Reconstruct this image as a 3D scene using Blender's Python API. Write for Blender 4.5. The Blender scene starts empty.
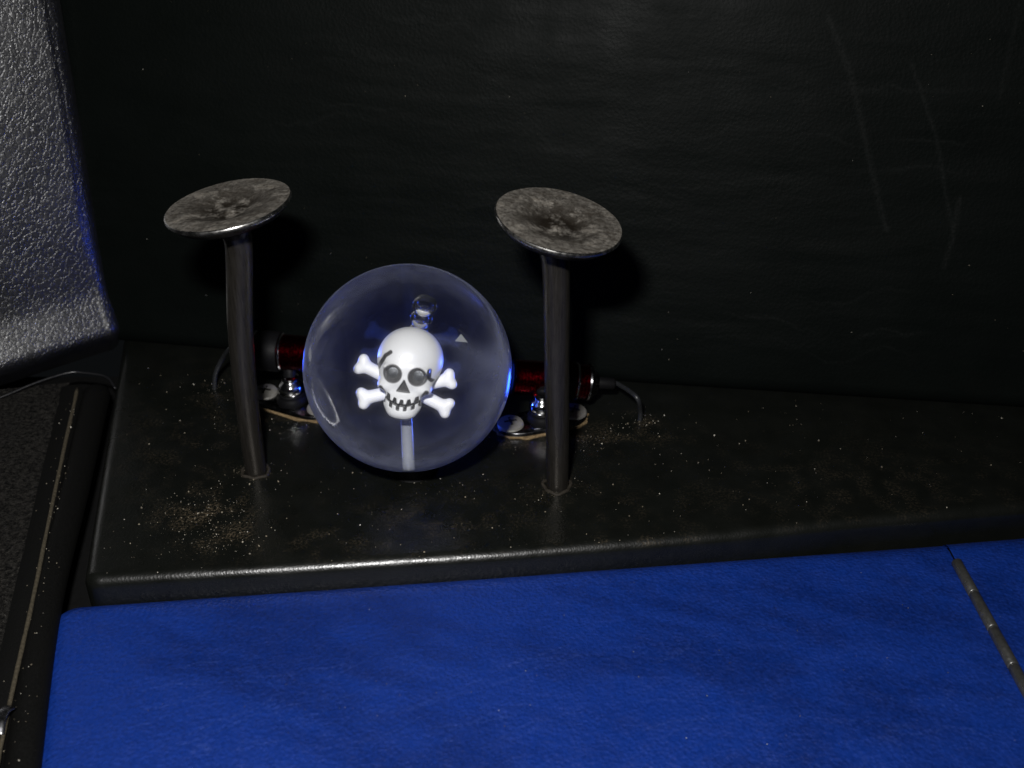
import bpy, bmesh, math, random
import numpy as np
from mathutils import Vector, Matrix

random.seed(7)
rng = np.random.default_rng(7)
sc = bpy.context.scene
col = sc.collection
K = 0.1                        # everything below is written in millimetres; one unit is a centimetre
SC2 = (K / .001) ** 2
sc.unit_settings.scale_length = 0.001 / K

# ------------------------------------------------------------------ camera
cam_d = bpy.data.cameras.new('camera')
cam = bpy.data.objects.new('camera', cam_d)
col.objects.link(cam)
cam.location = Vector((34.997, -355.579, 250.842)) * K
cam.rotation_euler = (math.radians(58), 0, 0)
cam_d.sensor_width = 36
cam_d.lens = 1236 / 1024 * 36
cam_d.clip_start = 10 * K
cam_d.clip_end = 5000 * K
cam_d.dof.use_dof = True
cam_d.dof.focus_distance = 395 * K
cam_d.dof.aperture_fstop = 16 * .001 / K
sc.camera = cam

# ------------------------------------------------------------------ world, flash, exposure
w = bpy.data.worlds.new('World')
sc.world = w
w.use_nodes = True
w.node_tree.nodes['Background'].inputs[0].default_value = (0.8, 0.9, 1.0, 1)
w.node_tree.nodes['Background'].inputs[1].default_value = 0.004

fl = bpy.data.lights.new('camera_flash', 'AREA')
fl.shape = 'RECTANGLE'
fl.size = 26 * K
fl.size_y = 14 * K
fl.energy = 2.3 * SC2
fl.color = (1.0, 0.985, 0.97)
flo = bpy.data.objects.new('camera_flash', fl)
col.objects.link(flo)
P = math.radians(32)
UP = Vector((0, math.sin(P), math.cos(P)))
FW = Vector((0, math.cos(P), -math.sin(P)))
flo.location = cam.location + Vector((-34, 0, 0)) * K + UP * 62 * K + FW * 12 * K
flo.rotation_euler = (Vector((10, -10, 20)) * K - flo.location).to_track_quat('-Z', 'Y').to_euler()
fl.cycles.is_caustics_light = True

vs = sc.view_settings
vs.view_transform = 'Standard'
vs.look = 'None'
vs.exposure = 0
vs.gamma = 1
vs.use_curve_mapping = False
sc.cycles.max_bounces = 16
sc.cycles.transmission_bounces = 12
sc.cycles.transparent_max_bounces = 12
sc.cycles.sample_clamp_indirect = 12.0
sc.cycles.use_denoising = True


# ------------------------------------------------------------------ numpy noise
def _hash(i, j, k, s):
    n = (i * 73856093) ^ (j * 19349663) ^ (k * 83492791) ^ (s * 2654435 + 977)
    n = (n ^ (n >> 13)) * 1274126177
    n = n & 0x7fffffff
    n = (n ^ (n >> 16)) * 60493 & 0x7fffffff
    return n / 0x7fffffff


def vnoise(p, s=0):
    p = np.asarray(p, float)
    i = np.floor(p).astype(np.int64)
    f = p - i
    f = f * f * (3 - 2 * f)
    r = 0
    for a in (0, 1):
        for b in (0, 1):
            for c in (0, 1):
                wgt = (f[..., 0] if a else 1 - f[..., 0]) * (f[..., 1] if b else 1 - f[..., 1]) * (f[..., 2] if c else 1 - f[..., 2])
                r = r + wgt * _hash(i[..., 0] + a, i[..., 1] + b, i[..., 2] + c, s)
    return r


def fbm(p, octv=4, s=0):
    p = np.asarray(p, float)
    r, a, t = 0, 1.0, 0
    for o in range(octv):
        r = r + a * vnoise(p, s + o * 17)
        t += a
        a *= .5
        p = p * 2.03 + 11.7
    return r / t


def P3(x, y, z=0.0):
    return np.stack([x, y, np.broadcast_to(z, np.shape(x))], -1)


def sstep(a, b, x):
    t = np.clip((x - a) / (b - a), 0, 1)
    return t * t * (3 - 2 * t)


# ------------------------------------------------------------------ mesh helpers
def link(name, me, mat, parent=None, loc=None, rot=None):
    o = bpy.data.objects.new(name, me)
    col.objects.link(o)
    if mat is not None:
        for m in (mat if isinstance(mat, (list, tuple)) else [mat]):
            me.materials.append(m)
    if parent is not None:
        o.parent = parent
    if loc is not None:
        o.location = Vector(loc) * K
    if rot is not None:
        o.rotation_euler = rot
    return o


def mesh(name, V, F, mat, parent=None, smooth=True, loc=None, rot=None):
    me = bpy.data.meshes.new(name)
    me.from_pydata((np.asarray(V, float) * K).tolist(), [], [tuple(map(int, f)) for f in F])
    me.update()
    if smooth:
        me.polygons.foreach_set('use_smooth', [True] * len(me.polygons))
    return link(name, me, mat, parent, loc, rot)


def fattr(o, name, a):
    at = o.data.attributes.new(name, 'FLOAT', 'POINT')
    at.data.foreach_set('value', np.asarray(a, np.float32).ravel())


def grid_faces(n, m, closed_u=False, flip=False):
    """vertex (i, j) = i*m+j ; i in n, j in m"""
    i = np.arange(n if closed_u else n - 1)[:, None]
    j = np.arange(m - 1)[None, :]
    i2 = (i + 1) % n
    a = i * m + j
    b = i2 * m + j
    c = i2 * m + j + 1
    d = i * m + j + 1
    F = np.stack([a, b, c, d], -1).reshape(-1, 4)
    return F[:, ::-1] if flip else F


def sheet(name, X, mat, parent=None, flip=False):
    """X: (n, m, 3) array of points"""
    n, m, _ = X.shape
    return mesh(name, X.reshape(-1, 3), grid_faces(n, m, False, flip), mat, parent)


def lathe(name, prof, mat, parent=None, seg=64, axis='Z', loc=None, rot=None, matrix=None, sharp=None, wob=None):
    """prof: list of (r, h), closed at both ends when r == 0"""
    V, F = [], []
    for (r, h) in prof:
        for k in range(seg):
            a = 2 * math.pi * k / seg
            V.append((r * math.cos(a), r * math.sin(a), h))
    m = len(prof)
    for j in range(m - 1):
        for k in range(seg):
            k2 = (k + 1) % seg
            F.append((j * seg + k, j * seg + k2, (j + 1) * seg + k2, (j + 1) * seg + k))
    V = np.array(V)
    if wob is not None:
        V = wob(V)
    if matrix is not None:
        R = np.array(matrix.to_3x3())
        V = V @ R.T + np.array(matrix.translation)
    me = bpy.data.meshes.new(name)
    bm = bmesh.new()
    vs_ = [bm.verts.new(Vector(v) * K) for v in V]
    for f in F:
        try:
            bm.faces.new([vs_[i] for i in f])
        except ValueError:
            pass
    bmesh.ops.remove_doubles(bm, verts=bm.verts, dist=1e-4 * K)
    bmesh.ops.recalc_face_normals(bm, faces=bm.faces)
    for f in bm.faces:
        f.smooth = True
    for e in bm.edges:
        if len(e.link_faces) == 2 and e.calc_face_angle() > math.radians(35):
            e.smooth = False
    bm.to_mesh(me)
    bm.free()
    return link(name, me, mat, parent, loc, rot)


def spline(pts, n):
    pts = [np.array(p, float) for p in pts]
    pts = [2 * pts[0] - pts[1]] + pts + [2 * pts[-1] - pts[-2]]
    out = []
    segs = len(pts) - 3
    for q in range(n + 1):
        t = q / n * segs
        i = min(int(t), segs - 1)
        t -= i
        a, b, c, d = pts[i:i + 4]
        out.append(.5 * (2 * b + (c - a) * t + (2 * a - 5 * b + 4 * c - d) * t * t + (3 * b - a - 3 * c + d) * t ** 3))
    return np.array(out)


def tube(name, path, rad, mat, parent=None, seg=24, caps=True, flat=1.0):
    path = np.asarray(path, float)
    n = len(path)
    rad = np.broadcast_to(rad, (n,))
    T = np.gradient(path, axis=0)
    T /= np.linalg.norm(T, axis=1)[:, None]
    up = np.array([0, 0, 1.0]) if abs(T[0][2]) < .9 else np.array([0, 1.0, 0])
    N = up - T[0] * (up @ T[0])
    N /= np.linalg.norm(N)
    V, F = [], []
    for i in range(n):
        N = N - T[i] * (N @ T[i])
        N /= np.linalg.norm(N)
        Bn = np.cross(T[i], N)
        for k in range(seg):
            a = 2 * math.pi * k / seg
            V.append(path[i] + rad[i] * (math.cos(a) * N * flat + math.sin(a) * Bn))
    for i in range(n - 1):
        for k in range(seg):
            k2 = (k + 1) % seg
            F.append((i * seg + k, i * seg + k2, (i + 1) * seg + k2, (i + 1) * seg + k))
    if caps:
        V.append(path[0])
        V.append(path[-1])
        for k in range(seg):
            k2 = (k + 1) % seg
            F.append((len(V) - 2, k2, k))
            F.append((len(V) - 1, (n - 1) * seg + k, (n - 1) * seg + k2))
    return mesh(name, V, F, mat, parent)


def align(p, zdir, xhint=(1, 0, 0)):
    z = Vector(zdir).normalized()
    x = Vector(xhint)
    x = (x - z * x.dot(z)).normalized()
    y = z.cross(x)
    M = Matrix((x, y, z)).transposed().to_4x4()
    M.translation = Vector(p)
    return M


def empty(name, loc=(0, 0, 0)):
    o = bpy.data.objects.new(name, None)
    col.objects.link(o)
    o.location = Vector(loc) * K
    o.empty_display_size = 10 * K
    return o


def tag(o, label=None, cat=None, group=None, kind=None):
    if label:
        o['label'] = label
    if cat:
        o['category'] = cat
    if group:
        o['group'] = group
    if kind:
        o['kind'] = kind
    return o


def under(o, parent):
    """parent o without moving it (o was built in world millimetres)"""
    o.parent = parent
    o.matrix_parent_inverse = Matrix.Translation(-parent.location)


# signed distance helpers + surface nets
def sd_ell(p, c, r):
    q = (p - np.array(c)) / np.array(r)
    k0 = np.linalg.norm(q, axis=-1)
    k1 = np.linalg.norm(q / np.array(r), axis=-1) + 1e-9
    return k0 * (k0 - 1) / k1


def sd_caps(p, a, b, r0, r1=None):
    a, b = np.array(a, float), np.array(b, float)
    r1 = r0 if r1 is None else r1
    ba = b - a
    h = np.clip(((p - a) @ ba) / (ba @ ba), 0, 1)
    return np.linalg.norm(p - a - h[..., None] * ba, axis=-1) - (r0 + (r1 - r0) * h)


def smin(a, b, k):
    h = np.clip(.5 + .5 * (b - a) / k, 0, 1)
    return b * (1 - h) + a * h - k * h * (1 - h)


def smax(a, b, k):
    return -smin(-a, -b, k)


def surface_nets(fn, lo, hi, h):
    lo = np.array(lo, float)
    n = np.ceil((np.array(hi) - lo) / h).astype(int) + 1
    ax = [lo[i] + h * np.arange(n[i]) for i in range(3)]
    G = np.stack(np.meshgrid(*ax, indexing='ij'), -1)
    D = fn(G)
    s = D < 0
    off = [(a, b, c) for a in (0, 1) for b in (0, 1) for c in (0, 1)]
    sub = lambda A, o: A[o[0]:A.shape[0] - 1 + o[0], o[1]:A.shape[1] - 1 + o[1], o[2]:A.shape[2] - 1 + o[2]]
    cnt = sum(sub(s, o).astype(int) for o in off)
    act = (cnt > 0) & (cnt < 8)
    idx = -np.ones(act.shape, int)
    cells = np.argwhere(act)
    idx[act] = np.arange(len(cells))
    d8 = {o: sub(D, o)[act] for o in off}
    acc = np.zeros((len(cells), 3))
    wn = np.zeros(len(cells))
    for o in off:
        for axx in range(3):
            if o[axx] == 0:
                o2 = list(o)
                o2[axx] = 1
                o2 = tuple(o2)
                a, b = d8[o], d8[o2]
                cr = (a < 0) != (b < 0)
                t = np.where(cr, a / np.where(cr, a - b, 1), 0)
                pt = np.array(o, float)[None, :].repeat(len(cells), 0)
                pt[:, axx] += t
                acc[cr] += pt[cr]
                wn[cr] += 1
    V = lo + h * (cells + acc / wn[:, None])
    F = []
    for axx in range(3):
        o1, o2 = [(1, 2), (2, 0), (0, 1)][axx]
        a = np.take(s, range(0, n[axx] - 1), axis=axx)
        b = np.take(s, range(1, n[axx]), axis=axx)
        e = np.argwhere(a != b)
        e = e[(e[:, o1] > 0) & (e[:, o2] > 0) & (e[:, o1] < n[o1] - 1) & (e[:, o2] < n[o2] - 1)]
        ins = a[tuple(e.T)]
        u = np.zeros(3, int)
        v = np.zeros(3, int)
        u[o1] = 1
        v[o2] = 1
        q = [idx[tuple((e - x).T)] for x in (0 * u, u, u + v, v)]
        Q = np.stack(q, -1)
        F.append(Q[ins])
        F.append(Q[~ins][:, ::-1])
    return V, np.concatenate(F)


# ------------------------------------------------------------------ materials
def nodes(name):
    m = bpy.data.materials.new(name)
    m.use_nodes = True
    nt = m.node_tree
    return m, nt, nt.nodes['Principled BSDF'], nt.nodes['Material Output']


def N(nt, typ, **kw):
    n = nt.nodes.new(typ)
    for k, v in kw.items():
        if k.startswith('i_'):
            n.inputs[k[2:].replace('_', ' ')].default_value = v
        else:
            setattr(n, k, v)
    return n


def coords(nt, s=1.0, sx=(1, 1, 1)):
    tc = N(nt, 'ShaderNodeTexCoord')
    mp = N(nt, 'ShaderNodeMapping')
    mp.inputs['Scale'].default_value = (s * sx[0] / K, s * sx[1] / K, s * sx[2] / K)
    nt.links.new(tc.outputs['Object'], mp.inputs['Vector'])
    return mp.outputs['Vector']


def ramp(nt, src, stops, interp='LINEAR'):
    r = N(nt, 'ShaderNodeValToRGB')
    r.color_ramp.interpolation = interp
    el = r.color_ramp.elements
    while len(el) < len(stops):
        el.new(.5)
    for e, (p, c) in zip(el, stops):
        e.position = p
        e.color = (c, c, c, 1) if not hasattr(c, '__len__') else (*c, 1)
    nt.links.new(src, r.inputs[0])
    return r.outputs[0]


def math_(nt, op, a, b=0.0, c=None):
    m = N(nt, 'ShaderNodeMath', operation=op)
    for i, x in enumerate((a, b) if c is None else (a, b, c)):
        if isinstance(x, (int, float)):
            m.inputs[i].default_value = x
        else:
            nt.links.new(x, m.inputs[i])
    return m.outputs[0]


def mixc(nt, f, a, b):
    m = N(nt, 'ShaderNodeMix', data_type='RGBA')
    for s, x in ((0, f), (6, a), (7, b)):
        if isinstance(x, (int, float)):
            m.inputs[s].default_value = x
        elif hasattr(x, '__len__'):
            m.inputs[s].default_value = (*x, 1)
        else:
            nt.links.new(x, m.inputs[s])
    return m.outputs[2]


def noise(nt, vec, scale, detail=4, rough=.55, out=0):
    n = N(nt, 'ShaderNodeTexNoise')
    n.inputs['Scale'].default_value = scale
    n.inputs['Detail'].default_value = detail
    n.inputs['Roughness'].default_value = rough
    nt.links.new(vec, n.inputs['Vector'])
    return n.outputs[out]


def vor(nt, vec, scale, feature='F1', out=0, smooth=.3):
    n = N(nt, 'ShaderNodeTexVoronoi', feature=feature)
    n.inputs['Scale'].default_value = scale
    if feature == 'SMOOTH_F1':
        n.inputs['Smoothness'].default_value = smooth
    nt.links.new(vec, n.inputs['Vector'])
    return n.outputs[out]


def bump(nt, h, dist_mm, strength=1.0, normal=None):
    b = N(nt, 'ShaderNodeBump')
    b.inputs['Strength'].default_value = strength
    b.inputs['Distance'].default_value = dist_mm * K
    nt.links.new(h, b.inputs['Height'])
    if normal is not None:
        nt.links.new(normal, b.inputs['Normal'])
    return b.outputs[0]


def attr(nt, name):
    return N(nt, 'ShaderNodeAttribute', attribute_name=name).outputs['Fac']


def setin(nt, b, **kw):
    for k, v in kw.items():
        s = b.inputs[k.replace('_', ' ')]
        if isinstance(v, (int, float)):
            s.default_value = v
        elif hasattr(v, '__len__'):
            s.default_value = (*v, 1)
        else:
            nt.links.new(v, s)


def plain(name, c, rough=.5, metal=0.0, spec=.5, var=.25, bumpd=0.0, nscale=.5):
    m, nt, b, _ = nodes(name)
    v = coords(nt)
    n = noise(nt, v, nscale, 5)
    lo = tuple(x * (1 - var) for x in c)
    hi = tuple(min(1, x * (1 + var)) for x in c)
    setin(nt, b, Base_Color=mixc(nt, n, lo, hi), Metallic=metal, Specular_IOR_Level=spec,
          Roughness=ramp(nt, n, [(.3, max(.02, rough - .08)), (.7, rough + .08)]))
    if bumpd:
        b_ = bump(nt, n, bumpd)
        nt.links.new(b_, b.inputs['Normal'])
    return m


# black vinyl of the ledge
m_ledge, nt, b, _ = nodes('ledge_vinyl')
v = coords(nt)
dust = attr(nt, 'dust')
gr = vor(nt, v, 1.35)
gr2 = noise(nt, v, .09, 5)
fine = noise(nt, v, 2.2, 3)
dm = math_(nt, 'MULTIPLY', dust, ramp(nt, noise(nt, v, 1.1, 4, .7), [(.47, 0), (.66, 1)]))
base = mixc(nt, gr2, (.0024, .0028, .0023), (.0056, .0062, .0051))
setin(nt, b, Base_Color=mixc(nt, dm, base, (.10, .078, .050)), Specular_IOR_Level=.42,
      Roughness=ramp(nt, gr2, [(.3, .25), (.75, .36)]))
nb = bump(nt, gr, .05, .7)
nb = bump(nt, fine, .03, .6, nb)
nb = bump(nt, noise(nt, v, .06, 3), .5, .5, nb)
nt.links.new(nb, b.inputs['Normal'])

# black leather of the upright back panel
m_back, nt, b, _ = nodes('back_vinyl')
v = coords(nt)
vs2 = coords(nt, 1, (.8, .8, 1.3))
crz = noise(nt, vs2, .16, 6, .62)
pits = ramp(nt, vor(nt, v, .55), [(.0, 1), (.14, 0)])
scuff_glint = attr(nt, 'scuff_glint')
sn = ramp(nt, noise(nt, v, 1.1, 4, .7), [(.35, 0), (.75, 1)])
base = mixc(nt, noise(nt, v, .03, 4), (.0013, .0019, .0016), (.0022, .0030, .0026))
setin(nt, b, Base_Color=mixc(nt, math_(nt, 'MULTIPLY', scuff_glint, sn), base, (.02, .021, .02)),
      Specular_IOR_Level=.035, Roughness=ramp(nt, noise(nt, v, .05, 4), [(.3, .42), (.7, .55)]))
nb = bump(nt, vor(nt, v, .8), .10, .5)
nb = bump(nt, crz, .5, .16, nb)
nb = bump(nt, noise(nt, v, 1.6, 3, .7), .09, .6, nb)
nt.links.new(nb, b.inputs['Normal'])

# grey grained plastic skin of the side panel
m_side, nt, b, _ = nodes('grained_panel_skin')
v = coords(nt)
wv = N(nt, 'ShaderNodeMix', data_type='VECTOR')
wv.inputs[0].default_value = .30
nt.links.new(v, wv.inputs[4])
nt.links.new(noise(nt, v, .5, 3, .5, 1), wv.inputs[5])
va = N(nt, 'ShaderNodeVectorMath', operation='ADD')
nt.links.new(v, va.inputs[0])
wsc = N(nt, 'ShaderNodeVectorMath', operation='SCALE')
wsc.inputs['Scale'].default_value = 2.6
nt.links.new(noise(nt, v, .4, 3, .55, 1), wsc.inputs[0])
nt.links.new(wsc.outputs[0], va.inputs[1])
mpg = N(nt, 'ShaderNodeMapping')
mpg.inputs['Scale'].default_value = (1, 1, .68)
nt.links.new(va.outputs[0], mpg.inputs['Vector'])
cell = vor(nt, mpg.outputs[0], .58, 'DISTANCE_TO_EDGE')
crk = ramp(nt, cell, [(.0, 0), (.13, .85), (.3, 1)], 'EASE')
cell2 = vor(nt, mpg.outputs[0], .85, 'DISTANCE_TO_EDGE')
peb = math_(nt, 'ADD', crk, math_(nt, 'MULTIPLY', ramp(nt, cell2, [(0, 0), (.18, 1)], 'EASE'), .16))
peb = math_(nt, 'ADD', math_(nt, 'MULTIPLY', peb, .6), math_(nt, 'MULTIPLY', noise(nt, mpg.outputs[0], .5, 2, .5), .5))
peb2 = noise(nt, mpg.outputs[0], 1.6, 3, .6)
setin(nt, b, Base_Color=mixc(nt, crk, (.002, .0022, .0032), (.0045, .0048, .0062)), Specular_IOR_Level=1.0, Coat_Weight=.5, Coat_Roughness=.28,
      Roughness=ramp(nt, noise(nt, v, .08, 3), [(.3, .32), (.7, .40)]))
nb = bump(nt, peb, .15, .9)
nb = bump(nt, peb2, .03, .5, nb)
nb = bump(nt, noise(nt, v, .18, 3), .35, .5, nb)
nt.links.new(nb, b.inputs['Normal'])

# blue leather
m_blue, nt, b, _ = nodes('blue_leather')
v = coords(nt)
crease = attr(nt, 'crease')
mott = attr(nt, 'mottle')
c0 = mixc(nt, mott, (.0010, .0066, .050), (.0038, .0250, .182))
c1 = mixc(nt, ramp(nt, noise(nt, v, .8, 6, .8), [(.34, 0), (.66, 1)]), (.0010, .0080, .066), (.0046, .0300, .225))
c2 = mixc(nt, .55, c0, c1)
sp = ramp(nt, vor(nt, v, .16), [(.0, 1), (.045, 0)])
sp = math_(nt, 'MULTIPLY', sp, ramp(nt, noise(nt, v, .05, 2), [(.5, 0), (.62, 1)]))
crn = math_(nt, 'MULTIPLY', crease, ramp(nt, noise(nt, v, .8, 4, .75), [(.42, 0), (.7, .8)]))
c3 = mixc(nt, crn, c2, (.035, .065, .22))
setin(nt, b, Base_Color=mixc(nt, math_(nt, 'MULTIPLY', sp, .6), c3, (.25, .25, .3)), Specular_IOR_Level=.5,
      Roughness=ramp(nt, noise(nt, v, .2, 4), [(.3, .33), (.7, .46)]))
nb = bump(nt, vor(nt, v, .8), .22, .9)
nb = bump(nt, noise(nt, v, 1.3, 4, .75), .16, .9, nb)
nb = bump(nt, noise(nt, coords(nt, 1, (.5, 1.3, 1)), .12, 5), .6, .45, nb)
nt.links.new(nb, b.inputs['Normal'])

# carpet
m_carpet, nt, b, _ = nodes('carpet_pile')
v = coords(nt)
n1 = ramp(nt, noise(nt, v, .7, 5, .85), [(.42, 0), (.62, 1)])
fleck = math_(nt, 'MULTIPLY', ramp(nt, vor(nt, v, .8), [(0, 1), (.22, 0)]), ramp(nt, noise(nt, v, .25, 3), [(.4, 0), (.6, 1)]))
setin(nt, b, Base_Color=mixc(nt, math_(nt, 'MULTIPLY', fleck, .6), mixc(nt, n1, (.002, .002, .002), (.050, .047, .042)), (.16, .14, .105)),
      Roughness=.95, Specular_IOR_Level=.1)
nt.links.new(bump(nt, n1, .8, 1.0), b.inputs['Normal'])

m_trim = plain('black_trim_vinyl', (.0028, .0028, .0026), .6, 0, .12, .4, .12, 1.6)
m_cloth = plain('black_binding_cloth', (.0035, .0035, .0033), .8, 0, .08, .5, .3, 2.0)
m_welt = plain('dusty_welt', (.05, .042, .028), .8, 0, .2, .9, .25, 1.0)
m_gloss_pipe = plain('glossy_black_piping', (.006, .006, .007), .36, 0, .5, .2, .03, 1)
m_under = plain('dark_carcass', (.004, .004, .004), .8, 0, .1)
m_blackplastic = plain('black_plastic', (.0035, .0035, .004), .55, 0, .10, .2, .02, 2)
m_seat = plain('black_rubber', (.0025, .0025, .0025), .6, 0, .1)
m_lip = plain('torn_vinyl_lip', (.018, .015, .011), .7, 0, .2, .8, .2, 1.5)
m_cable = plain('grey_cable_jacket', (.014, .015, .017), .4, 0, .5, .2)
m_chrome = plain('chrome', (.62, .62, .62), .12, 1, .5, .1)
m_plate = plain('dark_chrome_plate', (.11, .11, .115), .24, 1, .5, .4)
m_screw = plain('dull_zinc', (.28, .27, .25), .40, .55, .5, .25, .04, 1.2)
m_slot = plain('screw_recess', (.012, .011, .010), .7)
m_red = plain('red_anodised', (.12, .0014, .005), .2, 1, .5, .2, .0, 1)
m_tan = plain('torn_board_edge', (.15, .105, .055), .9, 0, .1, .9, .4, .9)
m_hinge = plain('dull_steel', (.13, .13, .125), .33, .8, .5, .4, .04, .7)
m_clip = plain('clip_steel', (.4, .4, .42), .25, 1, .5, .2)
m_brass = plain('brass', (.6, .42, .14), .3, 1, .5, .2)

# burnt valve face
m_vhead, nt, b, _ = nodes('burnt_valve_face')
v = coords(nt)
n1 = noise(nt, v, .17, 7, .7)
n2 = noise(nt, v, .75, 6, .8)
n3 = noise(nt, coords(nt, 1, (.8, 1.8, 1)), .45, 6, .75)
dep = attr(nt, 'deposit')
dd = math_(nt, 'MULTIPLY', dep, ramp(nt, n1, [(.47, 1), (.58, 0)]))
c = mixc(nt, ramp(nt, n2, [(.36, 0), (.66, 1)]), (.050, .045, .039), (.36, .335, .295))
c = mixc(nt, ramp(nt, n3, [(.48, 0), (.62, .8)]), c, (.065, .053, .040))
c = mixc(nt, ramp(nt, n1, [(.56, 0), (.68, .6)]), c, (.30, .27, .225))
c = mixc(nt, dd, c, (.016, .012, .008))
setin(nt, b, Base_Color=c, Metallic=.5, Specular_IOR_Level=.5, Roughness=ramp(nt, n2, [(.3, .6), (.7, .34)]))
nb = bump(nt, n2, .35, .9)
nb = bump(nt, n1, .8, .7, nb)
nt.links.new(nb, b.inputs['Normal'])
m_vrim = plain('valve_rim_steel', (.55, .54, .52), .26, 1, .5, .15)
m_stem, nt, b, _ = nodes('dark_valve_stem')
v = coords(nt, 1, (3, 3, .25))
n1 = noise(nt, v, .5, 5, .65)
setin(nt, b, Base_Color=mixc(nt, n1, (.022, .019, .016), (.085, .078, .068)), Metallic=.8,
      Roughness=ramp(nt, n1, [(.3, .24), (.7, .38)]))
nt.links.new(bump(nt, n1, .05, .6), b.inputs['Normal'])

# clear cast acrylic with a dusty, finely scratched skin; blue tint paints the lamp glow
m_ball, nt, b, out = nodes('clear_acrylic')
nt.nodes.remove(b)
v = coords(nt)
gl = N(nt, 'ShaderNodeBsdfGlass')
gl.inputs['IOR'].default_value = 1.49
gl.inputs['Roughness'].default_value = 0.0
gl.inputs['Color'].default_value = (.97, .98, 1, 1)
v = coords(nt)
df = N(nt, 'ShaderNodeBsdfDiffuse')
df.inputs['Color'].default_value = (.56, .60, .78, 1)
tr = N(nt, 'ShaderNodeBsdfTranslucent')
tr.inputs['Color'].default_value = (.56, .60, .78, 1)
mx2 = N(nt, 'ShaderNodeMixShader')
mx2.inputs[0].default_value = .5
nt.links.new(df.outputs[0], mx2.inputs[1])
nt.links.new(tr.outputs[0], mx2.inputs[2])
lw = N(nt, 'ShaderNodeLayerWeight')
lw.inputs['Blend'].default_value = .5
hz = ramp(nt, lw.outputs['Facing'], [(0, .016), (.2, .03), (.4, .11), (.62, .36), (1, .58)])
hz = math_(nt, 'MULTIPLY', hz, ramp(nt, noise(nt, v, .09, 6, .65), [(.3, .45), (.7, 1.35)]))
sz = N(nt, 'ShaderNodeSeparateXYZ')
nt.links.new(v, sz.inputs[0])
hz = math_(nt, 'MULTIPLY', hz, ramp(nt, math_(nt, 'DIVIDE', math_(nt, 'ADD', sz.outputs[2], 35), 70), [(.25, 1.0), (.62, .8), (.85, .38)]))
spk = ramp(nt, vor(nt, v, .45), [(0, .6), (.06, 0)])
spk = math_(nt, 'MULTIPLY', spk, ramp(nt, noise(nt, v, .12, 2), [(.42, 0), (.6, 1)]))
hz = math_(nt, 'ADD', hz, math_(nt, 'MULTIPLY', spk, .25))
mx = N(nt, 'ShaderNodeMixShader')
nt.links.new(hz, mx.inputs[0])
gl2 = N(nt, 'ShaderNodeBsdfGlass')
gl2.inputs['IOR'].default_value = 1.49
gl2.inputs['Roughness'].default_value = .28
mg = N(nt, 'ShaderNodeMixShader')
mg.inputs[0].default_value = .11
nt.links.new(gl.outputs[0], mg.inputs[1])
nt.links.new(gl2.outputs[0], mg.inputs[2])
nt.links.new(mg.outputs[0], mx.inputs[1])
nt.links.new(mx2.outputs[0], mx.inputs[2])
nt.links.new(mx.outputs[0], out.inputs['Surface'])

m_glow_film, nt, b, out = nodes('blue_glow_film')  # added films in the ball, coloured blue for the lamp glow
nt.nodes.remove(b)
v = coords(nt)
tp = N(nt, 'ShaderNodeBsdfTransparent')
df = N(nt, 'ShaderNodeBsdfDiffuse')
df.inputs['Color'].default_value = (.45, .52, .85, 1)
tr = N(nt, 'ShaderNodeBsdfTranslucent')
tr.inputs['Color'].default_value = (.45, .52, .85, 1)
mx2 = N(nt, 'ShaderNodeMixShader')
nt.links.new(df.outputs[0], mx2.inputs[1])
nt.links.new(tr.outputs[0], mx2.inputs[2])
mx = N(nt, 'ShaderNodeMixShader')
nt.links.new(math_(nt, 'MULTIPLY', attr(nt, 'density'), .5), mx.inputs[0])
nt.links.new(tp.outputs[0], mx.inputs[1])
nt.links.new(mx2.outputs[0], mx.inputs[2])
nt.links.new(mx.outputs[0], out.inputs['Surface'])

m_bub, nt, b, out = nodes('air_bubble')
nt.nodes.remove(b)
gl = N(nt, 'ShaderNodeBsdfGlass')
gl.inputs['IOR'].default_value = 1 / 1.49
nt.links.new(gl.outputs[0], out.inputs['Surface'])

m_skull, nt, b, _ = nodes('painted_white_skull')
pt = attr(nt, 'paint')
v = coords(nt)
setin(nt, b, Base_Color=mixc(nt, pt, (.84, .84, .83), mixc(nt, noise(nt, v, 1.5, 3), (.006, .006, .006), (.035, .034, .035))),
      Roughness=.4, Specular_IOR_Level=.4)
m_bone = plain('white_bone', (.82, .82, .82), .4, 0, .4, .03)
m_eye = plain('silver_grey_socket', (.09, .095, .10), .42, .6, .5, .8, .15, 1.2)
m_dark = plain('black_paint', (.02, .019, .019), .5, 0, .4, .6, .05, 2)
m_rod = plain('milky_rod', (.20, .21, .235), .4, 0, .4, .1)
m_flake = plain('pale_flake', (.30, .31, .30), .5, 0, .5, .1)

m_led, nt, b, _ = nodes('blue_led_lens')
setin(nt, b, Base_Color=(.05, .08, .5), Roughness=.2, Emission_Color=(.02, .085, 1.0), Emission_Strength=220.0)

m_sand, nt, b, _ = nodes('sand_grain')
g = attr(nt, 'tone')
setin(nt, b, Base_Color=ramp(nt, g, [(0, (.06, .050, .034)), (.6, (.19, .16, .11)), (1, (.55, .52, .45))]), Roughness=.6)

def round_corner(dx, dy, rp):
    """round a rectangle's corner: returns the factor pulling a point towards the corner's inner centre and its distance to the outline"""
    a = np.clip((rp - dx) / rp, 0, 1)
    b_ = np.clip((rp - dy) / rp, 0, 1)
    hyp = np.hypot(a, b_)
    f = np.where(hyp > 1e-9, np.maximum(a, b_) / np.maximum(hyp, 1e-9), 1)
    return rp * a * (1 - f), rp * b_ * (1 - f), np.minimum(np.minimum(dx, dy), rp * (1 - np.maximum(a, b_)))


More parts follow.
